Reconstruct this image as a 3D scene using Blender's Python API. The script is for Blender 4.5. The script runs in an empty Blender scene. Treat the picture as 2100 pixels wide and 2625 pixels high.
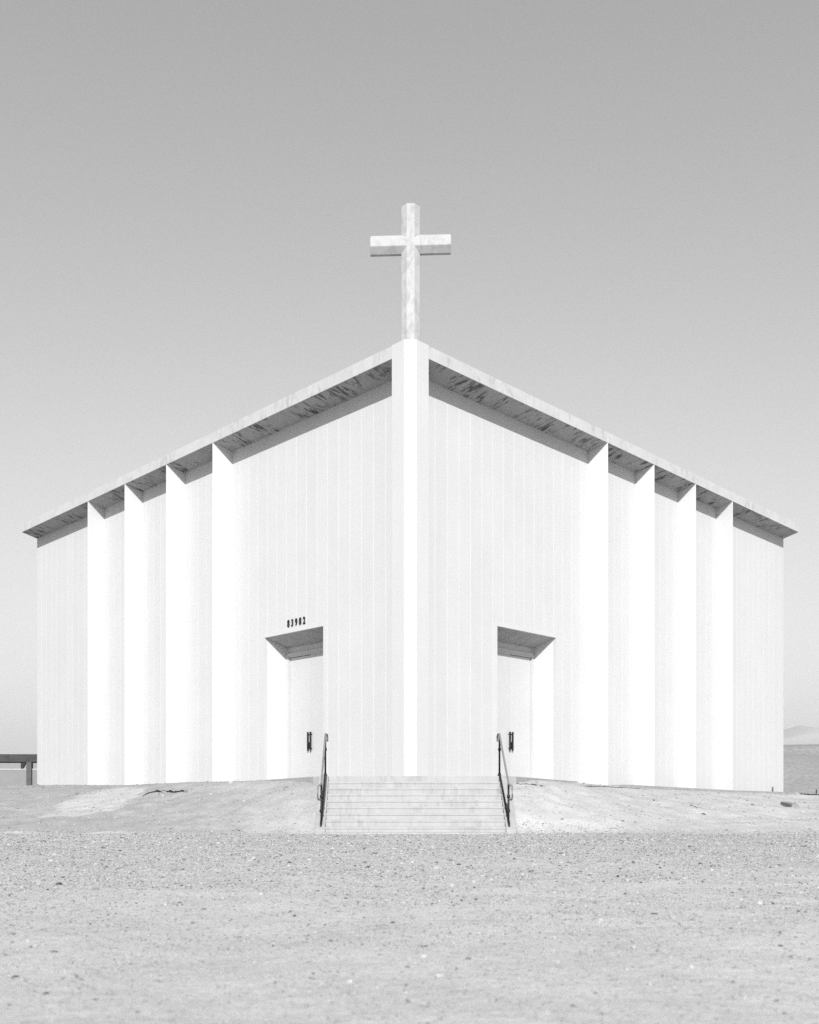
import bpy, bmesh, math, random
import numpy as np
from mathutils import Vector

random.seed(7)
rng = np.random.default_rng(11)
S = bpy.context.scene
C = S.collection
R2 = math.sqrt(2.0)
FPX = 2480.0            # focal length in photo pixels (photo 2100 x 2625)
EYE = 0.76              # camera height above the gravel lot

# ------------------------------------------------------------------ camera
cam = bpy.data.cameras.new('camera')
cam.sensor_fit = 'AUTO'
cam.sensor_width = 36.0
cam.lens = FPX / 2625.0 * 36.0
cam.shift_y = (2060.0 - 1312.5) / 2625.0
cam.shift_x = -2.0 / 2625.0
cam.clip_start = 0.1
cam.clip_end = 30000.0
cam.dof.use_dof = True
cam.dof.focus_distance = 27.0
cam.dof.aperture_fstop = 2.2
camo = bpy.data.objects.new('camera', cam)
camo.location = (0, 0, EYE)
camo.rotation_euler = (math.radians(90), 0, 0)
C.objects.link(camo)
S.camera = camo

# ------------------------------------------------------------------ sky, sun, exposure
SUN_EL = math.radians(26.5)
SUN_AZ = math.radians(0.6)           # behind the camera, a touch to the right
W = bpy.data.worlds.new('World')
S.world = W
W.use_nodes = True
wn, wl = W.node_tree.nodes, W.node_tree.links
wn.clear()
sky = wn.new('ShaderNodeTexSky')
sky.sky_type = 'NISHITA'
sky.sun_disc = False
sky.sun_elevation = SUN_EL
sky.sun_rotation = math.pi - SUN_AZ
sky.altitude = 0
sky.air_density = 3.2
sky.dust_density = 1.0
sky.ozone_density = 1.0
bw = wn.new('ShaderNodeRGBToBW')
bg = wn.new('ShaderNodeBackground')
bg.inputs['Strength'].default_value = 0.110
wo = wn.new('ShaderNodeOutputWorld')
wl.new(sky.outputs[0], bw.inputs[0])
wl.new(bw.outputs[0], bg.inputs['Color'])
wl.new(bg.outputs[0], wo.inputs['Surface'])

to_sun = Vector((math.sin(SUN_AZ) * math.cos(SUN_EL), -math.cos(SUN_AZ) * math.cos(SUN_EL), math.sin(SUN_EL)))
sun = bpy.data.lights.new('sun', 'SUN')
sun.energy = 5.0
sun.angle = math.radians(0.5)
sun.color = (1.0, 1.0, 1.0)          # black-and-white photograph
suno = bpy.data.objects.new('sun', sun)
suno.rotation_euler = (-to_sun).to_track_quat('-Z', 'Y').to_euler()
suno.location = (20, -40, 40)
C.objects.link(suno)

S.view_settings.view_transform = 'Standard'
S.view_settings.look = 'None'
S.view_settings.exposure = 0.25
S.view_settings.gamma = 1.0
S.view_settings.use_curve_mapping = False
S.cycles.use_denoising = False      # keep the fine grain of the film
S.cycles.max_bounces = 6
S.cycles.diffuse_bounces = 4

# ------------------------------------------------------------------ materials
def nodes_of(name):
    m = bpy.data.materials.new(name)
    m.use_nodes = True
    nt = m.node_tree
    b = nt.nodes['Principled BSDF']
    return m, nt, b

def math_node(nt, op, a, b=None, c=None):
    n = nt.nodes.new('ShaderNodeMath'); n.operation = op
    for i, v in enumerate((a, b, c)):
        if v is None: continue
        if isinstance(v, (int, float)): n.inputs[i].default_value = v
        else: nt.links.new(v, n.inputs[i])
    return n.outputs[0]

def noise(nt, vec, scale, detail=4, rough=0.55, dist=0.0):
    n = nt.nodes.new('ShaderNodeTexNoise')
    n.inputs['Scale'].default_value = scale
    n.inputs['Detail'].default_value = detail
    n.inputs['Roughness'].default_value = rough
    n.inputs['Distortion'].default_value = dist
    nt.links.new(vec, n.inputs['Vector'])
    return n.outputs['Fac']

def ramp(nt, val, lo, hi, a=0.0, b=1.0):
    n = nt.nodes.new('ShaderNodeMapRange')
    n.inputs['From Min'].default_value = lo; n.inputs['From Max'].default_value = hi
    n.inputs['To Min'].default_value = a; n.inputs['To Max'].default_value = b
    nt.links.new(val, n.inputs['Value'])
    return n.outputs['Result']

def pos(nt):
    return nt.nodes.new('ShaderNodeNewGeometry').outputs['Position']

def frame_vec(nt, sa, so, sz):
    """position turned into |along wall|, across wall, height; scaled (mirrored for the two walls)"""
    p = pos(nt)
    sep = nt.nodes.new('ShaderNodeSeparateXYZ'); nt.links.new(p, sep.inputs[0])
    ax = math_node(nt, 'ABSOLUTE', sep.outputs[0])
    a = math_node(nt, 'ADD', ax, sep.outputs[1])
    o = math_node(nt, 'SUBTRACT', sep.outputs[1], ax)
    # the side of the axis shifts the pattern so that left and right differ
    sg = math_node(nt, 'MULTIPLY', math_node(nt, 'SIGN', sep.outputs[0]), 37.3)
    cb = nt.nodes.new('ShaderNodeCombineXYZ')
    nt.links.new(math_node(nt, 'ADD', math_node(nt, 'MULTIPLY', a, sa / R2), sg), cb.inputs[0])
    nt.links.new(math_node(nt, 'MULTIPLY', o, so / R2), cb.inputs[1])
    nt.links.new(math_node(nt, 'MULTIPLY', sep.outputs[2], sz), cb.inputs[2])
    return cb.outputs[0]

def set_grey(nt, b, val):
    cb = nt.nodes.new('ShaderNodeCombineColor')
    for i in range(3): nt.links.new(val, cb.inputs[i])
    nt.links.new(cb.outputs[0], b.inputs['Base Color'])

def bump(nt, b, h, strength, dist=0.02):
    n = nt.nodes.new('ShaderNodeBump')
    n.inputs['Strength'].default_value = strength
    n.inputs['Distance'].default_value = dist
    nt.links.new(h, n.inputs['Height'])
    nt.links.new(n.outputs[0], b.inputs['Normal'])

def grey_mat(name, base, var=0.1, scale=3.0, rough=0.85, spec=0.2, metallic=0.0, bmp=0.0, bscale=40.0):
    m, nt, b = nodes_of(name)
    b.inputs['Roughness'].default_value = rough
    b.inputs['Specular IOR Level'].default_value = spec
    b.inputs['Metallic'].default_value = metallic
    p = pos(nt)
    v = ramp(nt, noise(nt, p, scale, 6), 0.3, 0.7, base * (1 - var), base * (1 + var))
    set_grey(nt, b, v)
    if bmp > 0: bump(nt, b, noise(nt, p, bscale, 4), bmp)
    return m

def paint_mat(name, base, rnd=0.03, streak=0.04, patch=0.03):
    """painted concrete: rain streaks, soft patches, each piece a hair different"""
    m, nt, b = nodes_of(name)
    b.inputs['Roughness'].default_value = 0.8
    b.inputs['Specular IOR Level'].default_value = 0.2
    st = ramp(nt, noise(nt, frame_vec(nt, 7.0, 3.0, 0.35), 1.0, 5, 0.6), 0.35, 0.75, 0.0, streak)
    pt = ramp(nt, noise(nt, pos(nt), 0.7, 6, 0.6), 0.3, 0.7, -patch, patch)
    fine = ramp(nt, noise(nt, pos(nt), 30.0, 3), 0.3, 0.7, -0.012, 0.012)
    oi = nt.nodes.new('ShaderNodeObjectInfo')
    rn = ramp(nt, oi.outputs['Random'], 0, 1, -rnd, rnd)
    k = math_node(nt, 'SUBTRACT', math_node(nt, 'ADD', math_node(nt, 'ADD', math_node(nt, 'ADD', pt, rn), fine), 1.0), st)
    set_grey(nt, b, math_node(nt, 'MULTIPLY', k, base))
    bump(nt, b, noise(nt, pos(nt), 45.0, 4), 0.12, 0.01)
    return m

def stained_concrete(name, base, stain, sa, so, sz, lo=0.55, hi=0.66, plo=0.45, phi=0.6, spec=0.15):
    m, nt, b = nodes_of(name)
    b.inputs['Roughness'].default_value = 0.9
    b.inputs['Specular IOR Level'].default_value = spec
    s = ramp(nt, noise(nt, frame_vec(nt, sa, so, sz), 1.0, 5, 0.62, 0.4), lo, hi)
    patch = ramp(nt, noise(nt, frame_vec(nt, 0.9, 0.9, 0.9), 1.0, 3), plo, phi)
    k = math_node(nt, 'MULTIPLY', s, patch)
    soft = ramp(nt, noise(nt, pos(nt), 2.2, 6, 0.6), 0.3, 0.7, 0.93, 1.05)
    keep = math_node(nt, 'MULTIPLY', math_node(nt, 'SUBTRACT', 1.0, math_node(nt, 'MULTIPLY', k, 1.0 - stain)), soft)
    set_grey(nt, b, math_node(nt, 'MULTIPLY', keep, base))
    bump(nt, b, noise(nt, pos(nt), 25.0, 5), 0.2, 0.01)
    return m

WALL = 0.482
M_panel = paint_mat('panel_paint', WALL, 0.014, 0.03, 0.02)
M_joint = paint_mat('joint_filler', 0.532, 0.0, 0.02, 0.02)
M_white = paint_mat('smooth_white_paint', 0.60, 0.01, 0.03, 0.02)
M_surround = paint_mat('door_surround_paint', 0.49, 0.0, 0.02, 0.03)
M_door = paint_mat('door_paint', 0.465, 0.02, 0.03, 0.03)
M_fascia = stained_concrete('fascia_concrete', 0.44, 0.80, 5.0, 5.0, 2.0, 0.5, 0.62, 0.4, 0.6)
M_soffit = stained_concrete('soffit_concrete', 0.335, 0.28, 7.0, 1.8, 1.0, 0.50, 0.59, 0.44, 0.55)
M_cross = stained_concrete('cross_concrete', 0.40, 0.82, 5.0, 5.0, 3.5, 0.46, 0.62, 0.3, 0.5)
M_roof = grey_mat('roof_felt', 0.4, 0.1, 1.0)
M_step = stained_concrete('step_concrete', 0.355, 0.80, 8.0, 8.0, 1.2, 0.44, 0.68, 0.35, 0.55)
M_conc = grey_mat('worn_concrete', 0.34, 0.12, 2.5, 0.9, 0.15, 0, 0.3, 20)
M_foot = grey_mat('footing_concrete', 0.27, 0.12, 2.5, 0.9, 0.15, 0, 0.3, 20)
M_black = grey_mat('black_iron', 0.009, 0.3, 9, 0.5, 0.4)
M_rail = grey_mat('worn_rail_paint', 0.19, 0.25, 14, 0.55, 0.4)
M_dark = grey_mat('dark_timber', 0.05, 0.2, 4, 0.8, 0.2)
M_post = grey_mat('grey_post', 0.085, 0.15, 4, 0.8, 0.2)
M_yard = grey_mat('yard_wall_paint', 0.21, 0.06, 1.5)
M_strip = grey_mat('dark_strip', 0.03, 0.4, 9, 0.95, 0.1)  # near-black for ragged strips; on the left bank it paints a crack's shade
M_plank = grey_mat('weathered_plank', 0.22, 0.2, 6)

# ------------------------------------------------------------------ mesh helpers
def finish(name, bm, mat, parent=None, loc=None):
    bmesh.ops.recalc_face_normals(bm, faces=bm.faces[:])
    me = bpy.data.meshes.new(name)
    bm.to_mesh(me); bm.free()
    o = bpy.data.objects.new(name, me)
    for mm in (mat if isinstance(mat, (list, tuple)) else [mat]): me.materials.append(mm)
    C.objects.link(o)
    if loc is not None: o.location = loc
    if parent is not None: o.parent = parent
    return o

def hexa(bm, c):
    """c = 8 corners: bottom 4 ring, top 4 ring"""
    v = [bm.verts.new(p) for p in c]
    for f in ((0, 1, 2, 3), (4, 5, 6, 7), (0, 1, 5, 4), (1, 2, 6, 5), (2, 3, 7, 6), (3, 0, 4, 7)):
        bm.faces.new([v[i] for i in f])
    return v

def prism(bm, poly, z0, z1):
    """poly of (x, y); z0 / z1 numbers or per-vertex lists"""
    n = len(poly)
    lo = [bm.verts.new((p[0], p[1], z0[i] if isinstance(z0, (list, tuple)) else z0)) for i, p in enumerate(poly)]
    hi = [bm.verts.new((p[0], p[1], z1[i] if isinstance(z1, (list, tuple)) else z1)) for i, p in enumerate(poly)]
    bm.faces.new(lo); bm.faces.new(hi)
    for i in range(n):
        bm.faces.new((lo[i], lo[(i + 1) % n], hi[(i + 1) % n], hi[i]))

def box(bm, x0, x1, y0, y1, z0, z1):
    prism(bm, [(x0, y0), (x1, y0), (x1, y1), (x0, y1)], z0, z1)

def tube(bm, pts, r, seg=10):
    pts = [Vector(p) for p in pts]
    rings = []
    up = Vector((0, 0, 1))
    for i, p in enumerate(pts):
        if i == 0: d = pts[1] - p
        elif i == len(pts) - 1: d = p - pts[i - 1]
        else: d = (pts[i + 1] - p).normalized() + (p - pts[i - 1]).normalized()
        d.normalize()
        ref = up if abs(d.dot(up)) < 0.95 else Vector((1, 0, 0))
        u = d.cross(ref).normalized(); w = d.cross(u).normalized()
        rings.append([bm.verts.new(p + r * (math.cos(2 * math.pi * k / seg) * u + math.sin(2 * math.pi * k / seg) * w)) for k in range(seg)])
    for a, b in zip(rings[:-1], rings[1:]):
        for k in range(seg):
            bm.faces.new((a[k], a[(k + 1) % seg], b[(k + 1) % seg], b[k]))
    bm.faces.new(rings[0]); bm.faces.new(rings[-1])

def bevel(bm, w, segs=1):
    bmesh.ops.recalc_face_normals(bm, faces=bm.faces[:])
    bmesh.ops.bevel(bm, geom=bm.edges[:], offset=w, segments=segs, affect='EDGES', profile=0.5)

def empty(name, loc, label, cat, group=None):
    o = bpy.data.objects.new(name, None)
    o.location = loc
    o.empty_display_size = 0.3
    C.objects.link(o)
    o['label'] = label; o['category'] = cat
    if group: o['group'] = group
    return o

def tag(o, label, cat, group=None):
    o['label'] = label; o['category'] = cat
    if group: o['group'] = group
    return o

# ------------------------------------------------------------------ noise for terrain
def vnoise(x, y, seed=0):
    xi = np.floor(x).astype(np.int64); yi = np.floor(y).astype(np.int64)
    xf = x - xi; yf = y - yi
    def h(a, b):
        n = (a * 374761393 + b * 668265263 + seed * 144665) & 0x7fffffff
        n = ((n ^ (n >> 13)) * 1274126177) & 0x7fffffff
        return ((n ^ (n >> 16)) & 0xffff) / 65535.0
    u = xf * xf * (3 - 2 * xf); v = yf * yf * (3 - 2 * yf)
    return (h(xi, yi) * (1 - u) + h(xi + 1, yi) * u) * (1 - v) + (h(xi, yi + 1) * (1 - u) + h(xi + 1, yi + 1) * u) * v - 0.5

def fbm(x, y, sc, octv=4, seed=0):
    t = 0; amp = 1.0; f = sc
    for i in range(octv):
        t = t + amp * vnoise(x * f + 13.7 * i, y * f - 7.1 * i, seed + i)
        amp *= 0.5; f *= 2.03
    return t

# ------------------------------------------------------------------ the church's plan
DF = 27.6                 # where the two fascia lines meet
OW = 0.82                 # eave depth: wall face behind fascia
ZG = 1.53                 # landing level
ZS, ZF, ZT = 13.57, 13.70, 14.07      # soffit at wall, fascia bottom, fascia top
LF, LW = 26.18, 26.36     # end of fascia / of wall measured along it

def pt(s, a, o, z=None):
    x = s * (a - o) / R2
    y = DF + (a + o) / R2
    return (x, y) if z is None else (x, y, z)

def a_at(p, o):
    """along-wall distance of a plan line o where the photo's column p (px from the axis) meets it"""
    d0 = DF + o * R2
    u = d0 * (p / FPX) / (1 - p / FPX)
    return u * R2 + o

# base line of the walls: ground height along each wall
YB_P = np.array([-1100, -960, -750, -620, -550, -430, -350, -200, 0, 200, 350, 430, 630, 808, 955, 1100], float)
YB_Y = np.array([2015, 2014, 2014.5, 2009, 2006, 2003.5, 2001.5, 1996, 1991, 1996, 2001, 2008, 2023, 2031, 2037, 2037.5], float)

def ground_z(x, y, detail=True):
    x = np.asarray(x, float); y = np.asarray(y, float)
    yy = np.maximum(y, 1.0)
    p = np.clip(x / yy * FPX, -1100, 1100)
    pa = np.minimum(np.abs(p), 960)
    dw = (DF + OW * R2) / (1 - pa / FPX)
    yb = np.interp(p, YB_P, YB_Y)
    df = 24.45 + 0.5 * fbm(x, y * 0 + 3.3, 0.25, 3, 5)
    kk = np.interp(np.abs(p), [0, 230, 420, 650, 960], [0.5, 0.52, 0.60, 0.74, 0.85])
    crest = df + (dw - df) * kk
    t = np.clip((y - df) / (crest - df), 0, 1)
    zb = EYE + (2060 - yb) / FPX * np.minimum(np.maximum(y, crest), 62)
    rmp = 1 - (1 - t) ** 1.55
    soft = np.clip((y - df) / 0.8, 0, 1)
    z = zb * rmp * soft ** 0.5
    # away from the church the land falls to the valley floor
    fall_r = np.clip((y - 52) / 25.0, 0, 1) * (x > 0)
    fall_l = np.clip((y - 64) / 40.0, 0, 1) * (x <= 0)
    fall = np.maximum(fall_r, fall_l); fall = fall * fall * (3 - 2 * fall)
    z = z * (1 - fall) + fall * -4.0
    side = np.clip((np.abs(x) - 34) / 30.0, 0, 1)
    z = z * (1 - side * np.clip((y - 20) / 10, 0, 1))
    # under the stairs
    st = (np.abs(x - 0.12) < 2.52) & (y > 24.3) & (y < 27.25)
    z = np.where(st, z * 0.3 - 0.08, z)
    if detail:
        far = np.clip(1 - (y - 60) / 40, 0, 1)
        berm = np.clip(t * 5, 0, 1) * (1 - 0.85 * np.clip((t - 0.75) / 0.25, 0, 1))
        z = z + far * (0.02 * fbm(x, y, 0.5, 3, 1) + 0.016 * fbm(x, y, 2.3, 3, 2) + berm * (0.16 * fbm(x, y, 0.45, 3, 9) + 0.05 * fbm(x, y, 1.9, 3, 10)))
    return z

def ground_hit(px, py):
    """where the sight line of photo pixel (px, py) meets the ground"""
    ys = np.linspace(3, 70, 8000)
    xs = (px - 1052) / FPX * ys
    zs = EYE + (2060 - py) / FPX * ys
    g = ground_z(xs, ys)
    k = np.argmax(g >= zs)
    return xs[k], ys[k], g[k]

# ------------------------------------------------------------------ ground sheet
def axis(bands, out):
    v = []
    for a, b, st in bands: v += list(np.arange(a, b, st))
    return v
ys = axis([(-40, 0, 4), (0, 3, 0.5), (3, 30, 0.09), (30, 64, 0.3)], 0) + [64 * 1.13 ** k for k in range(0, 42)]
xr = axis([(0, 9, 0.1), (9, 24, 0.2), (24, 40, 0.8)], 0) + [40 * 1.16 ** k for k in range(0, 38)]
xs = [-v for v in xr[:0:-1]] + xr
XS, YS = np.meshgrid(np.array(xs), np.array(ys))
ZS_ = ground_z(XS, YS)
nv = XS.size; ny, nx = XS.shape
co = np.stack([XS, YS, ZS_], -1).reshape(-1, 3)
ii = (np.arange(ny - 1)[:, None] * nx + np.arange(nx - 1)[None, :]).ravel()
quads = np.stack([ii, ii + 1, ii + nx + 1, ii + nx], -1)

def mesh_np(name, co, faces, smooth=True):
    me = bpy.data.meshes.new(name)
    k = faces.shape[1]
    me.vertices.add(len(co)); me.vertices.foreach_set('co', co.astype(np.float32).ravel())
    me.loops.add(faces.size); me.loops.foreach_set('vertex_index', faces.astype(np.int32).ravel())
    me.polygons.add(len(faces))
    me.polygons.foreach_set('loop_start', np.arange(0, faces.size, k, dtype=np.int32))
    me.polygons.foreach_set('use_smooth', np.full(len(faces), smooth))
    me.update(calc_edges=True)
    return me

gm = mesh_np('ground', co, quads)
# where the pale dirt of the bank and the scraped ramp lie
bank = np.clip((YS - (24.35 + 0.5 * fbm(XS, YS * 0 + 3.3, 0.25, 3, 5) + 0.5 * fbm(XS, YS, 1.3, 3, 21))) / 0.5, 0, 1)
ramp_px = [(82, 2097), (118, 2087), (248, 2026), (300, 2019), (372, 2022), (368, 2040), (318, 2056), (300, 2074), (240, 2084), (144, 2096)]
rp = np.array([ground_hit(*q)[:2] for q in ramp_px])
def inside(X, Y, poly):
    r = np.zeros(X.shape, bool); j = len(poly) - 1
    for i in range(len(poly)):
        xi, yi = poly[i]; xj, yj = poly[j]
        cond = ((yi > Y) != (yj > Y)) & (X < (xj - xi) * (Y - yi) / (yj - yi + 1e-9) + xi)
        r ^= cond; j = i
    return r
jx = XS + 0.5 * fbm(XS, YS, 1.1, 3, 31); jy = YS + 0.5 * fbm(XS, YS, 1.1, 3, 32)
ramp_m = inside(jx, jy, rp).astype(float)
soil = -0.085 * np.clip((YS - 8) / 9, 0, 1) * (1 - bank) * np.clip(0.75 + 0.03 * XS + 0.9 * fbm(XS, YS, 0.16, 3, 91), 0, 1.3) + bank * (-0.185 + 0.105 * np.clip((XS + 6) / 12 + 0.5 * fbm(XS, YS, 0.2, 3, 77), 0, 1))
at = gm.attributes.new('bank', 'FLOAT', 'POINT'); at.data.foreach_set('value', soil.ravel().astype(np.float32))
at = gm.attributes.new('scraped', 'FLOAT', 'POINT'); at.data.foreach_set('value', ramp_m.ravel().astype(np.float32))

M_ground, nt, b = nodes_of('desert_gravel')
b.inputs['Roughness'].default_value = 0.95
b.inputs['Specular IOR Level'].default_value = 0.1
p = pos(nt)
def attr(nt, n):
    a = nt.nodes.new('ShaderNodeAttribute'); a.attribute_name = n
    return a.outputs['Fac']
big = ramp(nt, noise(nt, p, 0.12, 4, 0.55), 0.3, 0.7, -0.02, 0.03)
mid = ramp(nt, noise(nt, p, 1.4, 5, 0.6), 0.3, 0.7, -0.045, 0.045)
fine = ramp(nt, noise(nt, p, 14.0, 6, 0.7), 0.28, 0.72, -0.07, 0.07)
grit = ramp(nt, noise(nt, p, 60.0, 3, 0.7), 0.3, 0.7, -0.05, 0.05)
tot = math_node(nt, 'ADD', math_node(nt, 'ADD', big, mid), math_node(nt, 'ADD', fine, grit))
base = math_node(nt, 'ADD', attr(nt, 'bank'), 0.512)
base = math_node(nt, 'ADD', base, math_node(nt, 'MULTIPLY', attr(nt, 'scraped'), 0.12))
set_grey(nt, b, math_node(nt, 'ADD', base, tot))
hh = math_node(nt, 'ADD', noise(nt, p, 9.0, 6, 0.7), math_node(nt, 'MULTIPLY', noise(nt, p, 40.0, 4, 0.7), 0.4))
bump(nt, b, hh, 0.7, 0.022)
gm.materials.append(M_ground)
ground = bpy.data.objects.new('ground', gm); C.objects.link(ground)
ground['kind'] = 'structure'

# ------------------------------------------------------------------ hills and mountain
def ridge(name, d, prof, depth, mat, seed, amp):
    """a ridge at distance d; prof = list of (x, crest height); a solid range with slopes front and back"""
    pxs = np.array([q[0] for q in prof], float); pz = np.array([q[1] for q in prof], float)
    X = np.linspace(pxs[0], pxs[-1], 260)
    V = np.linspace(-1, 1, 41)
    XX, VV = np.meshgrid(X, V)
    crest = np.interp(XX, pxs, pz)
    prof_v = (1 - np.abs(VV)) ** 0.9
    YY = d + VV * depth
    Z = -6 + (crest + 6) * prof_v
    Z = Z + amp * fbm(XX, YY, 3.0 / depth, 5, seed) * np.clip(prof_v * 3, 0, 1) * np.clip(np.abs(VV) * 6 + 0.25, 0, 1)
    c = np.stack([XX, YY, Z], -1).reshape(-1, 3)
    n = len(X)
    i = (np.arange(len(V) - 1)[:, None] * n + np.arange(n - 1)[None, :]).ravel()
    me = mesh_np(name, c, np.stack([i, i + 1, i + n + 1, i + n], -1))
    me.materials.append(mat)
    o = bpy.data.objects.new(name, me); C.objects.link(o); o['kind'] = 'structure'
    return o
def zpx(y, d): return EYE + (2060 - y) / FPX * d
def xpx(x, d): return (x - 1052) / FPX * d
M_hill = grey_mat('scrub_hill', 0.275, 0.22, 0.7, 0.95, 0.1)
M_mount = grey_mat('pale_mountain', 0.38, 0.15, 0.004, 0.95, 0.1)
d1 = 420.0
ridge('hill', d1, [(xpx(1250, d1), -4), (xpx(1600, d1), zpx(1960, d1)), (xpx(1850, d1), zpx(1915, d1)), (xpx(2000, d1), zpx(1909, d1)),
                   (xpx(2100, d1), zpx(1907, d1)), (xpx(2400, d1), zpx(1899, d1)), (xpx(3000, d1), zpx(1930, d1)), (xpx(4200, d1), zpx(2010, d1)), (xpx(5200, d1), -5)],
      130, M_hill, 3, 5.0)
d2 = 4200.0
ridge('mountain', d2, [(xpx(1000, d2), 30), (xpx(1500, d2), zpx(1960, d2)), (xpx(1900, d2), zpx(1895, d2)), (xpx(2005, d2), zpx(1873, d2)), (xpx(2030, d2), zpx(1866, d2)),
                       (xpx(2049, d2), zpx(1860, d2)), (xpx(2066, d2), zpx(1864, d2)), (xpx(2100, d2), zpx(1869, d2)), (xpx(2300, d2), zpx(1890, d2)),
                       (xpx(2700, d2), zpx(1870, d2)), (xpx(3600, d2), zpx(1970, d2)), (xpx(4600, d2), 20)], 1500, M_mount, 8, 60.0)
d3 = 3600.0
ridge('mountain', d3, [(xpx(-2600, d3), 20), (xpx(-1500, d3), zpx(1960, d3)), (xpx(-500, d3), zpx(1945, d3)), (xpx(0, d3), zpx(1948, d3)), (xpx(90, d3), zpx(1956, d3)),
                       (xpx(400, d3), zpx(1985, d3)), (xpx(900, d3), 20)], 1200, M_hill, 15, 30.0)

# ------------------------------------------------------------------ church
church = empty('church', (0, DF, 0), 'white modernist corner-entrance church with flat overhanging roof, fins and roof cross', 'church')
inv = Vector((0, DF, 0))
def part(name, bm, mat, parent=church):
    """geometry is written in world coordinates; parents sit at the church's origin"""
    bmesh.ops.translate(bm, verts=bm.verts[:], vec=-inv)
    return finish(name, bm, mat, parent)

A0, A1 = 4.83, 8.02          # door opening along the wall
ZD = 6.56                    # head of the opening
OD = OW + 0.95               # plane of the doors
SUR = 0.14                   # door surround
PITCH = 0.545
TH = 0.05                    # panel thickness

fin_pa = [(826.5, 784.3), (731.8, 686.5), (625.2, 577.0), (506.2, 456.0)]

for s in (-1, 1):
    # ---- backing wall
    bm = bmesh.new()
    ob = OW + 0.004
    def seg(a0, a1, z0, z1, o0=ob, o1=OW + 0.45):
        prism(bm, [pt(s, a0, o0), pt(s, a1, o0), pt(s, a1, o1), pt(s, a0, o1)], z0, z1)
    seg(0.9, A0 - 0.06, 0.6, ZS + 0.2)
    seg(A1 + 0.06, LW, 0.6, ZS + 0.2)
    seg(A0 - 0.06, A1 + 0.06, ZD + 0.06, ZS + 0.2)
    # side wall turning the far corner, and the rear
    prism(bm, [pt(s, LW, ob + 0.46), pt(s, LW - 0.4, ob + 0.46), pt(s, LW - 0.4, LW), pt(s, LW, LW)], 0.6, ZS + 0.2)
    wall = part('wall', bm, M_joint)
    wall['label'] = 'left wall of vertical white panels' if s < 0 else 'right wall of vertical white panels'
    # ---- panels
    a = 0.746 + 0.05
    edges = []
    while a < LW - 0.02:
        b_ = min(a + PITCH, LW)
        if LW - b_ < 0.2: b_ = LW
        edges.append((a, b_)); a = b_
    G = 0.017
    for (a, b_) in edges:
        pieces = []
        lo, hi = A0 - SUR, A1 + 0.03
        if b_ <= lo or a >= hi: pieces.append((a, b_, 0.6))
        else:
            if a < lo: pieces.append((a, lo, 0.6))
            if b_ > hi: pieces.append((hi, b_, 0.6))
            m0, m1 = max(a, lo), min(b_, hi)
            pieces.append((m0, m1, ZD + SUR))
        for (u, v, z0) in pieces:
            if v - u < 0.06: continue
            ga = G if abs(u - a) < 1e-6 else 0.0
            gb = G if abs(v - b_) < 1e-6 and v < LW - 0.01 else 0.0
            bm = bmesh.new()
            dz = random.uniform(-0.002, 0.002)
            prism(bm, [pt(s, u + ga, OW + dz), pt(s, v - gb, OW + dz), pt(s, v - gb, OW + TH), pt(s, u + ga, OW + TH)], z0, ZS + 0.1)
            part('wall_panel', bm, M_panel, wall)
    # ---- fins
    for (po, pi_) in fin_pa:
        ao = a_at(po, 0.0); ai = a_at(pi_, OW)
        bm = bmesh.new()
        poly = [pt(s, ao, 0.006), pt(s, ai, OW + 0.02), pt(s, ai + 0.5, OW + 0.02), pt(s, ao + 0.03, 0.006)]
        prism(bm, poly, 0.6, [ZF + 0.05, ZS + 0.12, ZS + 0.12, ZF + 0.05])
        part('fin', bm, M_white)
    # ---- door surround, recess and doors
    bm = bmesh.new()
    of = OW - 0.012
    def sbox(a0, a1, o0, o1, z0, z1):
        prism(bm, [pt(s, a0, o0), pt(s, a1, o0), pt(s, a1, o1), pt(s, a0, o1)], z0, z1)
    sbox(A0 - SUR, A0, of, OW + 0.10, 1.0, ZD)
    sbox(A1, A1 + 0.03, of, OW + 0.10, 1.0, ZD)
    sbox(A0 - SUR, A1 + 0.03, of, OW + 0.10, ZD, ZD + SUR)
    part('door_surround', bm, M_surround)
    zi = 6.30
    bm = bmesh.new()     # recess soffit, falling inward
    prism(bm, [pt(s, A0 - 0.1, OW + 0.08), pt(s, A1 + 0.1, OW + 0.08), pt(s, A1 + 0.1, OD + 0.3), pt(s, A0 - 0.1, OD + 0.3)],
          [ZD + 0.002, ZD + 0.002, zi - 0.08, zi - 0.08], ZD + 0.3)
    part('recess_soffit', bm, M_conc)
    for (e0, e1) in ((A1, A1 + 0.3), (A0 - 0.3, A0)):
        bm = bmesh.new()
        prism(bm, [pt(s, e0, OW + 0.105), pt(s, e1, OW + 0.105), pt(s, e1, OD + 0.3), pt(s, e0, OD + 0.3)], 1.0, ZD + 0.2)
        part('jamb', bm, M_white)
    AC = 6.73
    HW = A1 - AC - 0.13
    zh = 5.98
    bm = bmesh.new()
    def sb2(bmx, a0, a1, o0, o1, z0, z1):
        prism(bmx, [pt(s, a0, o0), pt(s, a1, o0), pt(s, a1, o1), pt(s, a0, o1)], z0, z1)
    sb2(bm, A0 + 0.001, AC - HW - 0.13, OD, OD + 0.2, 1.0, zi + 0.1)
    sb2(bm, AC - HW - 0.13, A1 - 0.001, OD + 0.03, OD + 0.2, zh + 0.12, zi + 0.1)
    part('transom_panel', bm, M_panel)
    bm = bmesh.new()
    sb2(bm, AC + HW, A1 - 0.002, OD - 0.02, OD + 0.2, 1.2, zh + 0.12)
    sb2(bm, AC - HW - 0.13, AC - HW, OD - 0.02, OD + 0.2, 1.2, zh + 0.12)
    sb2(bm, AC - HW, AC + HW, OD - 0.02, OD + 0.2, zh + 0.02, zh + 0.12)
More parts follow.
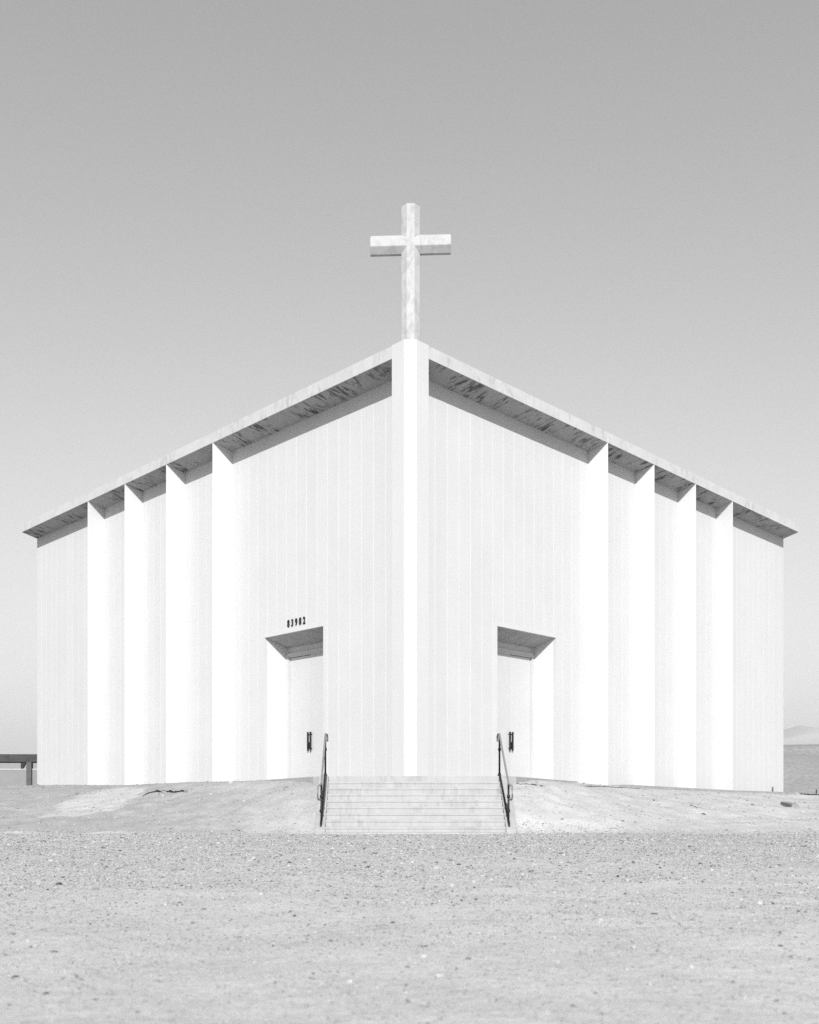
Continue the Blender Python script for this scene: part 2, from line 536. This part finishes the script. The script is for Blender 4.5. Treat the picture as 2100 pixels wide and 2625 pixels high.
    sb2(bm, AC - HW, AC + HW, OD + 0.001, OD + 0.2, zh - 0.03, zh + 0.02)
    part('door_frame', bm, M_door)
    for q in (-1, 1):
        bm = bmesh.new()
        e = sorted((AC + q * 0.006, AC + q * (HW - 0.008)))
        sb2(bm, e[0], e[1], OD + 0.06, OD + 0.12, ZG + 0.02, zh - 0.02 if q < 0 else zh - 0.05)
        leaf = part('door', bm, M_door)
        # long pull bar with two stand-offs
        bm = bmesh.new()
        ah = AC + q * 0.072
        z0, z1 = 2.60, 3.25
        tube(bm, [pt(s, ah, OD - 0.01, z0), pt(s, ah, OD - 0.01, z1)], 0.033, 8)
        for zz in (z0 + 0.08, z1 - 0.08):
            tube(bm, [pt(s, ah, OD - 0.01, zz), pt(s, ah, OD + 0.065, zz)], 0.018, 8)
        part('pull_handle', bm, M_black, leaf)
        if q > 0:
            bm = bmesh.new()
            sb2(bm, AC + 0.01, AC + 0.15, OD + 0.03, OD + 0.062, 2.70, 2.90)
            bevel(bm, 0.008)
            part('lock_plate', bm, M_black, leaf)

# ---- corner pilaster with chamfered arris
bm = bmesh.new()
ap = 0.746; cw = 0.18
poly = [(-cw, DF + cw - 0.014), (cw, DF + cw - 0.014), pt(1, ap, -0.01), pt(1, ap, 1.0), (0, DF + 1.2 * R2), pt(-1, ap, 1.0), pt(-1, ap, -0.01)]
prism(bm, poly, 0.6, ZT + 0.012)
part('corner_pilaster', bm, M_panel)

# ---- roof: slab, fascia and soffit of each side
bm = bmesh.new()
end = 0.22
poly = [(0, DF + 0.3 * R2), pt(1, LF, 0.3), pt(1, LW, LW), (0, DF + LW * R2), pt(-1, LF, 0.3)]
poly = [(0, DF + 0.3 * R2), pt(1, LF + 0.05, 0.3), (0, DF + (LF + 0.35) * R2), pt(-1, LF + 0.05, 0.3)]
prism(bm, poly, ZS + 0.15, ZT - 0.03)
roof = part('roof', bm, M_roof)
for s in (-1, 1):
    bm = bmesh.new()
    fa = 0.025
    # split in lengths so that the cast joints show
    prism(bm, [pt(s, 0.4, 0.0), pt(s, LF, 0.0), pt(s, LF + 0.03, fa), pt(s, 0.4, fa)], ZF, ZT)
    part('fascia', bm, M_fascia, roof)
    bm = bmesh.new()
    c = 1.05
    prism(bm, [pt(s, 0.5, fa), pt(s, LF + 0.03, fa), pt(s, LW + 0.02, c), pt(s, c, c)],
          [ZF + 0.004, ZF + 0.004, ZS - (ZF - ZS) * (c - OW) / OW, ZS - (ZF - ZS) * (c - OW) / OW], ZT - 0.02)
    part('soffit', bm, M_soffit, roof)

# ---- roof cross: octagonal concrete shaft and bar
def octagon(w, d, cut):
    hw, hd = w / 2, d / 2
    return [(-hw + cut, -hd), (hw - cut, -hd), (hw, -hd + cut), (hw, hd - cut), (hw - cut, hd), (-hw + cut, hd), (-hw, hd - cut), (-hw, -hd + cut)]
CX, CY = 0.01, DF + 0.2 + 0.22
bm = bmesh.new()
oc = octagon(0.545, 0.42, 0.165)
prism(bm, [(CX + q[0], CY + q[1]) for q in oc], ZT - 0.1, 18.03)
bevel(bm, 0.012)
crossp = part('roof_cross', bm, M_cross)
crossp['label'] = 'tall weathered concrete cross on the roof corner'
bm = bmesh.new()
tilt = math.radians(1.4)
ob_ = octagon(0.42, 0.555, 0.165)      # depth, height
L = 1.165
vs = [[], []]
for k, xx in enumerate((-L, L)):
    for (dy, dz) in ob_:
        vs[k].append(bm.verts.new((CX + xx * math.cos(tilt), CY + dy + 0.001, 16.925 + dz + xx * math.sin(tilt))))
bm.faces.new(vs[0]); bm.faces.new(vs[1])
for i in range(8): bm.faces.new((vs[0][i], vs[0][(i + 1) % 8], vs[1][(i + 1) % 8], vs[1][i]))
bevel(bm, 0.012)
part('crossbar', bm, M_cross, crossp)

# ---- footing along the foot of the right wall
bm = bmesh.new()
FO = -0.14
aa = [(a_at(560, FO), 2011.5), (a_at(700, FO), 2019), (a_at(830, FO), 2026), (a_at(956, FO), 2030), (a_at(1000, FO), 2031.5)]
for (a0, y0), (a1, y1) in zip(aa[:-1], aa[1:]):
    o0, o1 = FO, OW + 0.1
    d0 = pt(1, a0, o0)[1]; d1_ = pt(1, a1, o0)[1]
    z0 = zpx(y0, d0); z1 = zpx(y1, d1_)
    prism(bm, [pt(1, a0, o0), pt(1, a1, o0), pt(1, a1, o1), pt(1, a0, o1)], 0.7, [z0, z1, z1, z0])
part('footing', bm, M_foot)
bm = bmesh.new()
x, y = pt(1, a_at(928, OW - 0.03), OW - 0.06)
tube(bm, [(x, y, 1.2), (x, y, 1.56)], 0.025, 8)
part('pipe_stub', bm, M_post)

# ------------------------------------------------------------------ house number
num = empty('house_number', (*pt(-1, 7.0, OW - 0.02), ZD + 0.3), 'black five-digit house number above the left church door', 'sign')
txt = '83982'
# digits climb with the wall: x axis runs towards the corner
dirv = Vector((1 / R2, -1 / R2, 0)); 
hd = 0.23
rotz = math.atan2(dirv.y, dirv.x)
for i, ch in enumerate(txt):
    cu = bpy.data.curves.new('digit', 'FONT')
    cu.body = ch; cu.size = hd / 0.70; cu.extrude = 0.008; cu.offset = 0.011
    tmp = bpy.data.objects.new('digit', cu)
    C.objects.link(tmp)
    dg = bpy.context.evaluated_depsgraph_get()
    me = bpy.data.meshes.new_from_object(tmp.evaluated_get(dg))
    bpy.data.objects.remove(tmp); bpy.data.curves.remove(cu)
    me.materials.clear(); me.materials.append(M_black)
    o = bpy.data.objects.new('digit', me)
    C.objects.link(o)
    o.parent = num
    step = 0.212
    a_l = 6.72 - i * step                   # along the wall, left edge of the digit
    x, y = pt(-1, a_l, OW - 0.02)
    o.location = Vector((x, y, ZD + SUR + 0.065)) - num.location
    o.rotation_euler = (math.radians(90), 0, rotz)
    o.scale = (0.74, 1, 1)

# ------------------------------------------------------------------ entrance stairs
NR = 9
RIS = ZG / NR
stairs = empty('entrance_stairs', (0.12, 24.5, 0), 'wide pale concrete stairs rising to the church corner', 'stairs')
sinv = Vector((0.12, 24.5, 0))
def spart(name, bm, mat, parent=stairs):
    bmesh.ops.translate(bm, verts=bm.verts[:], vec=-sinv)
    return finish(name, bm, mat, parent)
def xl(k): return -2.15 - 0.12 * k / 8.0
def xrr(k): return 2.42 + 0.05 * k / 8.0
for k in range(NR - 1):
    bm = bmesh.new()
    y0 = 24.5 + 0.3 * k
    zt = RIS * (k + 1)
    # worn nosing: a slab with a slight lip over a set-back riser, edge a little uneven
    n = 26
    xsn = np.linspace(xl(k), xrr(k), n)
    ej = 0.006 * fbm(xsn, xsn * 0 + k, 1.7, 3, 40 + k)
    zj = 0.006 * fbm(xsn, xsn * 0 + k, 1.1, 3, 60 + k)
    prof = []
    for i in range(n):
        yy = y0 + ej[i]; zz = zt + zj[i]
        prof.append([bm.verts.new((xsn[i], q[0], q[1])) for q in ((yy, zz - 0.016), (yy + 0.016, zz), (y0 + 0.42, zz), (y0 + 0.42, zt - RIS - 0.1), (y0 + 0.013, zt - RIS - 0.1), (y0 + 0.013, zz - 0.06), (yy, zz - 0.05))])
    m_ = 7
    for i in range(n - 1):
        for j in range(m_):
            bm.faces.new((prof[i][j], prof[i][(j + 1) % m_], prof[i + 1][(j + 1) % m_], prof[i + 1][j]))
    bm.faces.new(prof[0]); bm.faces.new(prof[-1])
    spart('step', bm, M_step)
# landing up to both doors
bm = bmesh.new()
y8 = 24.5 + 0.3 * 8
poly = [(xl(8), y8), (xrr(8), y8), (3.0, y8 + 0.5), pt(1, A1 + 0.3, 0.1), pt(1, A1 + 0.3, OD + 0.1), (0, DF + 1.5), pt(-1, A1 + 0.3, OD + 0.1), pt(-1, A1 + 0.3, 0.1), (-2.75, y8 + 0.5)]
prism(bm, poly, 0.6, ZG)
bevel(bm, 0.012)
spart('landing', bm, M_step)
# low apron at the foot
bm = bmesh.new()
prism(bm, [(-2.0, 24.2), (2.25, 24.2), (2.45, 24.36), (2.5, 24.7), (-2.3, 24.7), (-2.22, 24.36)], -0.2, 0.035)
bevel(bm, 0.01)
spart('apron', bm, M_step)
# cheek walls, sloping with the flight
for s, X0t, X0b in ((-1, xl(8), xl(0)), (1, xrr(8), xrr(0))):
    bm = bmesh.new()
    w = 0.26
    prof = [(24.38, -0.2), (24.38, 0.10), (24.6, 0.22), (26.86, ZG + 0.004), (27.3, ZG + 0.004), (27.3, -0.2)]
    v0 = []; v1 = []
    for (y, z) in prof:
        f = (y - 24.5) / 2.4
        e = X0b + (X0t - X0b) * f
        v0.append(bm.verts.new((e + s * 0.002, y, z))); v1.append(bm.verts.new((e + s * w, y, z)))
    bm.faces.new(v0); bm.faces.new(v1)
    for i in range(len(prof)):
        j = (i + 1) % len(prof)
        bm.faces.new((v0[i], v0[j], v1[j], v1[i]))
    bevel(bm, 0.012)
    spart('cheek_wall', bm, M_conc)

# ------------------------------------------------------------------ handrails
def handrail(s, xt, xb, label):
    h = empty('handrail', (xb, 24.75, 0.2), label, 'handrail', 'handrails of the church stairs')
    hv = Vector((xb, 24.75, 0.2))
    def hp(name, bm, mat):
        bmesh.ops.translate(bm, verts=bm.verts[:], vec=-hv)
        o = finish(name, bm, mat, h)
        for f in o.data.polygons: f.use_smooth = True
        return o
    r = 0.027
    yt, yb = 27.0, 24.72
    zt0, zb0 = ZG, 0.16
    ht = 1.16
    T = Vector((xt, yt, zt0 + ht)); B = Vector((xb, yb, zb0 + 1.12))
    # top rail with a short return at the head and a loop at the foot
    bm = bmesh.new()
    pts = [(xt - s * 0.03, yt + 0.32, T.z - 0.17), (xt - s * 0.03, yt + 0.36, T.z - 0.05), (xt - s * 0.02, yt + 0.30, T.z + 0.02), (xt, yt + 0.05, T.z + 0.015), T,
           T.lerp(B, 0.5), B, (xb + s * 0.02, yb - 0.08, B.z - 0.05), (xb + s * 0.05, yb - 0.24, B.z - 0.06), (xb + s * 0.06, yb - 0.29, B.z - 0.12), (xb + s * 0.07, yb - 0.29, B.z - 0.34), (xb + s * 0.05, yb - 0.22, B.z - 0.42), (xb + s * 0.01, yb - 0.02, B.z - 0.42)]
    tube(bm, pts, r, 10)
    hp('top_rail', bm, M_rail)
    bm = bmesh.new(); tube(bm, [(xt, yt, zt0 - 0.02), (xt, yt, T.z)], r, 10); hp('post', bm, M_black)
    bm = bmesh.new(); tube(bm, [(xb, yb, zb0 - 0.02), (xb, yb, B.z)], r, 10); hp('post', bm, M_black)
    bm = bmesh.new(); tube(bm, [(xt, yt - 0.02, zt0 + 0.02), (xt, yt - 0.2, zt0 - 0.02), (xb, yb - 0.1, zb0 + 0.12), (xb, yb - 0.22, zb0 - 0.04)], r * 1.05, 10); hp('bottom_rail', bm, M_black)
    for P in ((xt, yt, zt0 + 0.04), (xt, yt, T.z - 0.42), (xb, yb, B.z - 0.34), (xb, yb, zb0 + 0.42)):
        bm = bmesh.new(); tube(bm, [(P[0], P[1], P[2] - 0.04), (P[0], P[1], P[2] + 0.04)], r * 1.55, 10); hp('coupling', bm, M_black)
    for (X, Y, Z) in ((xt, yt, zt0), (xb, yb, zb0)):
        bm = bmesh.new(); tube(bm, [(X, Y, Z - 0.03), (X, Y, Z + 0.02)], r * 2.3, 12); hp('base_flange', bm, M_black)
    return h
handrail(-1, -2.37, -2.27, 'black and grey pipe handrail on the left side of the stairs')
handrail(1, 2.49, 2.51, 'black and grey pipe handrail on the right side of the stairs')

# ------------------------------------------------------------------ black ragged strips in the bank
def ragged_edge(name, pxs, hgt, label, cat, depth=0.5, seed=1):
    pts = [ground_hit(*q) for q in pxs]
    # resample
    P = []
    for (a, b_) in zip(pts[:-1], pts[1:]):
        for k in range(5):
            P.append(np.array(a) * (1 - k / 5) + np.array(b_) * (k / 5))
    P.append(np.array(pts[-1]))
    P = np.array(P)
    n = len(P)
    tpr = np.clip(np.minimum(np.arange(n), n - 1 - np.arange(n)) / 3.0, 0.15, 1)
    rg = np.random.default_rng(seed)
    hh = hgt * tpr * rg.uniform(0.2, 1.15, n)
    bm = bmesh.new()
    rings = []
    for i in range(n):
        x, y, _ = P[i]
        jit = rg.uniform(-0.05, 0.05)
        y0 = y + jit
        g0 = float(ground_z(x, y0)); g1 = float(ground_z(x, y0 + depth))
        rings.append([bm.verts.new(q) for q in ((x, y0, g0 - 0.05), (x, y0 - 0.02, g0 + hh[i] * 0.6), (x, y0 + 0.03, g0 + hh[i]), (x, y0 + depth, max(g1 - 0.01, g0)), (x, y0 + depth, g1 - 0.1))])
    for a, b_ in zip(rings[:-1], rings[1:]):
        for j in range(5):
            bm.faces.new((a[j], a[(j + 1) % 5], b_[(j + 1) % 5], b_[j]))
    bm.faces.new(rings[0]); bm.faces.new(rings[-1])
    o = finish(name, bm, M_strip)
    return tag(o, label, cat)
ragged_edge('dark_ragged_strip', [(364, 2044), (372, 2038), (386, 2033), (402, 2030), (430, 2030), (455, 2031), (482, 2031)], 0.062,  # shade inside a deep crack, put in as a black strip
            'long black ragged strip painting the shaded crack in the left bank below the fins', 'dark strip', 0.3, 3)
ragged_edge('dark_ragged_strip', [(1318, 2010), (1345, 2010), (1372, 2013), (1398, 2015)], 0.026, 'thin black broken strip just right of the stairs', 'dark strip', 0.3, 5)  # black ragged strip, same build as the left one
ragged_edge('dark_ragged_strip', [(1482, 2013), (1520, 2016), (1560, 2017), (1600, 2019), (1660, 2024)], 0.026, 'thin dark broken edge along the foot of the right wall', 'dark strip', 0.3, 8)
ragged_edge('dark_ragged_strip', [(2052, 2036.5), (2064, 2037), (2078, 2038), (2092, 2039), (2110, 2039)], 0.06, 'dark ragged ledge at the right edge beyond the church corner', 'dark strip', 0.4, 11)

# plank on the right bank
x0, y0, z0 = ground_hit(2018, 2063); x1, y1, z1 = ground_hit(2047, 2070)
bm = bmesh.new()
d = Vector((x1 - x0, y1 - y0, 0)).normalized(); nrm = Vector((-d.y, d.x, 0))
if nrm.y < 0: nrm = -nrm
P0 = Vector((x0, y0, z0)); P1 = Vector((x1, y1, z1))
c8 = [P0, P1, P1 + nrm * 0.22, P0 + nrm * 0.22]
hexa(bm, [q + Vector((0, 0, -0.05)) for q in c8] + [q + Vector((0, 0, 0.11)) for q in c8])
bevel(bm, 0.01)
tag(finish('concrete_plank', bm, M_plank), 'grey flat slab lying on the bank below the right wall end', 'slab')
# marker post
x0, y0, z0 = ground_hit(2093, 2040)
y0 = 50.0; x0 = xpx(2093, y0); z0 = float(ground_z(x0, y0))
bm = bmesh.new()
box(bm, x0 - 0.022, x0 + 0.022, y0 - 0.022, y0 + 0.022, z0 - 0.1, zpx(2024, y0))
bevel(bm, 0.005)
tag(finish('marker_post', bm, M_black), 'short thin dark marker post at the far right', 'post')

# ------------------------------------------------------------------ carport and yard wall at the left
dC = 56.0
gz = float(ground_z(xpx(75, dC), dC))
car = empty('carport', (xpx(75, dC), dC, gz), 'dark flat-roofed carport with one square post beside the church', 'carport')
cv = Vector(car.location)
def cpart(name, bm, mat, parent=car):
    bmesh.ops.translate(bm, verts=bm.verts[:], vec=-cv)
    return finish(name, bm, mat, parent)
bm = bmesh.new()
xA, xB = xpx(-260, dC), xpx(112, dC)
prism(bm, [(xA, dC - 0.5), (xB, dC), (xB, dC + 0.25), (xA, dC - 0.25)], [zpx(1953, dC)] * 4, [zpx(1933.5, dC)] * 4)
cpart('fascia_beam', bm, M_dark)
bm = bmesh.new()
prism(bm, [(xA, dC - 0.24), (xB, dC + 0.26), (xB, dC + 5.5), (xA, dC + 5.0)], [zpx(1941, dC), zpx(1941, dC), 3.33, 3.33], [zpx(1936, dC), zpx(1936, dC), 3.45, 3.45])
cpart('roof_deck', bm, M_dark)
bm = bmesh.new()
box(bm, xpx(68, dC), xpx(81, dC), dC - 0.03, dC + 0.24, gz - 0.2, zpx(1951, dC))
cpart('post', bm, M_post)
bm = bmesh.new()
box(bm, xpx(68, dC) , xpx(81, dC), dC + 5.1, dC + 5.35, gz - 0.2, 3.36)
cpart('post', bm, M_post)
bm = bmesh.new()
box(bm, xpx(-190, dC) , xpx(-177, dC), dC - 0.33, dC - 0.08, gz - 0.2, zpx(1951, dC))
cpart('post', bm, M_post)
bm = bmesh.new()
vsx = [(xpx(53, dC), zpx(1953, dC)), (xpx(68, dC), zpx(1951.5, dC)), (xpx(58, dC), zpx(1970, dC)), (xpx(53, dC), zpx(1970, dC))]
v0 = [bm.verts.new((q[0], dC + 0.02, q[1])) for q in vsx]; v1 = [bm.verts.new((q[0], dC + 0.18, q[1])) for q in vsx]
bm.faces.new(v0); bm.faces.new(v1)
for i in range(4): bm.faces.new((v0[i], v0[(i + 1) % 4], v1[(i + 1) % 4], v1[i]))
cpart('knee_brace', bm, M_black)
dY = 56.12
yw = empty('yard_wall', (xpx(30, dY), dY, float(ground_z(xpx(30, dY), dY))), 'low grey yard wall with pale cap under the carport', 'wall')
yv = Vector(yw.location)
bm = bmesh.new(); box(bm, xpx(-170, dY), xpx(110, dY), dY, dY + 0.2, yv.z - 0.4, zpx(1973, dY)); bmesh.ops.translate(bm, verts=bm.verts[:], vec=-yv); finish('wall_body', bm, M_yard, yw)
bm = bmesh.new(); box(bm, xpx(-170, dY), xpx(110, dY), dY - 0.03, dY + 0.23, zpx(1973, dY) + 0.001, zpx(1971, dY)); bmesh.ops.translate(bm, verts=bm.verts[:], vec=-yv); finish('cap', bm, M_surround, yw)

# ------------------------------------------------------------------ loose gravel and stones
def ico():
    b2 = bmesh.new(); bmesh.ops.create_icosphere(b2, subdivisions=1, radius=1.0)
    v = np.array([q.co[:] for q in b2.verts]); f = np.array([[w.index for w in q.verts] for q in b2.faces]); b2.free()
    return v, f
IV0, IF0 = ico()
OV = np.array([(1, 0, 0), (0, 1, 0), (-1, 0, 0), (0, -1, 0), (0, 0, 1), (0, 0, -1)], float)
OF = np.array([(0, 1, 4), (1, 2, 4), (2, 3, 4), (3, 0, 4), (1, 0, 5), (2, 1, 5), (3, 2, 5), (0, 3, 5)])
def stones(name, X, Y, size, tone, mat, flat=(0.35, 0.7), sink=0.25, small=False):
    IV, IF = (OV, OF) if small else (IV0, IF0)
    n = len(X)
    ang = rng.uniform(0, 2 * np.pi, n)
    sx = size * rng.uniform(0.7, 1.5, n); sy = size * rng.uniform(0.7, 1.2, n); sz = size * rng.uniform(*flat, n)
    v = IV[None] * (1 + rng.uniform(-0.25, 0.25, (n, len(IV), 1)))
    lx = v[..., 0] * sx[:, None]; ly = v[..., 1] * sy[:, None]; lz = v[..., 2] * sz[:, None]
    ca, sa = np.cos(ang)[:, None], np.sin(ang)[:, None]
    g = ground_z(X, Y)
    cx = X[:, None] + ca * lx - sa * ly; cy = Y[:, None] + sa * lx + ca * ly; cz = (g + sz * (1 - 2 * sink) * 0.5)[:, None] + lz
    co = np.stack([cx, cy, cz], -1).reshape(-1, 3)
    f = (IF[None] + (np.arange(n) * len(IV))[:, None, None]).reshape(-1, 3)
    me = mesh_np(name, co, f, False)
    at = me.attributes.new('tone', 'FLOAT', 'POINT'); at.data.foreach_set('value', np.repeat(tone, len(IV)).astype(np.float32))
    me.materials.append(mat)
    o = bpy.data.objects.new(name, me); C.objects.link(o)
    o['kind'] = 'stuff'
    return o
M_stone, nt, b = nodes_of('loose_stone')
b.inputs['Roughness'].default_value = 0.9
b.inputs['Specular IOR Level'].default_value = 0.15
set_grey(nt, b, math_node(nt, 'MULTIPLY', attr(nt, 'tone'), ramp(nt, noise(nt, pos(nt), 50, 3), 0.3, 0.7, 0.85, 1.1)))

def scatter(n, lo, hi, power, seed):
    Y = lo * (hi / lo) ** rng.uniform(0, 1, n) ** power
    X = rng.uniform(-1, 1, n) * (0.48 * Y + 1.0)
    keep = rng.uniform(0, 1, n) < np.clip(0.6 + 0.8 * fbm(X, Y, 0.9, 3, seed), 0.2, 1)
    return X[keep], Y[keep]
def gravel_tone(n):
    tone = np.clip(rng.normal(0.32, 0.055, n), 0.1, 0.6)
    dk = rng.uniform(0, 1, n)
    tone = np.where(dk < 0.11, rng.uniform(0.05, 0.18, n), tone)
    return np.where(dk > 0.91, rng.uniform(0.38, 0.52, n), tone)
X, Y = scatter(240000, 2.6, 25.0, 0.7, 70); n = len(X)
size = np.minimum(0.007 * np.exp(rng.normal(0, 0.42, n)) * (Y / 10) ** 0.9, 0.026)
o = stones('gravel', X, Y, size, gravel_tone(n), M_stone, small=True); tag(o, 'fine loose gravel across the flat desert lot', 'gravel')
X, Y = scatter(8000, 2.8, 25.0, 0.62, 71); n = len(X)
size = np.minimum(0.012 * np.exp(rng.normal(0, 0.45, n)) * (Y / 10) ** 0.7, 0.04)
o = stones('pebbles', X, Y, size, np.minimum(gravel_tone(n), 0.42), M_stone); tag(o, 'larger pebbles strewn among the gravel of the lot', 'pebbles')
n = 20000
Y = rng.uniform(24.6, 46, n); X = rng.uniform(-1, 1, n) * (0.45 * Y + 1)
ok = (Y < DF + OW * R2 + np.abs(X) - 0.3) & ~((np.abs(X - 0.1) < 2.9) & (Y < 29)) 
X, Y = X[ok], Y[ok]; n = len(X)
size = np.minimum(0.011 * np.exp(rng.normal(0, 0.6, n)), 0.08)
tone = np.clip(rng.normal(0.33, 0.06, n), 0.1, 0.65); dk = rng.uniform(0, 1, n); tone = np.where(dk < 0.18, rng.uniform(0.08, 0.22, n), tone)
o = stones('bank_rubble', X, Y, size, tone, M_stone); tag(o, 'small stones strewn over the pale bank below the walls', 'rubble')

# ------------------------------------------------------------------ desert haze
bm = bmesh.new(); box(bm, -10500, 10500, -300, 10500, -12, 440)
mh = bpy.data.materials.new('haze'); mh.use_nodes = True
nh = mh.node_tree.nodes; nh.clear()
pv = nh.new('ShaderNodeVolumePrincipled'); pv.inputs['Density'].default_value = 1.25e-4; pv.inputs['Color'].default_value = (0.98, 0.98, 0.98, 1)
oh = nh.new('ShaderNodeOutputMaterial'); mh.node_tree.links.new(pv.outputs[0], oh.inputs['Volume'])
hz = finish('haze', bm, mh); hz['kind'] = 'stuff'; tag(hz, 'thin pale desert haze over the valley', 'haze')
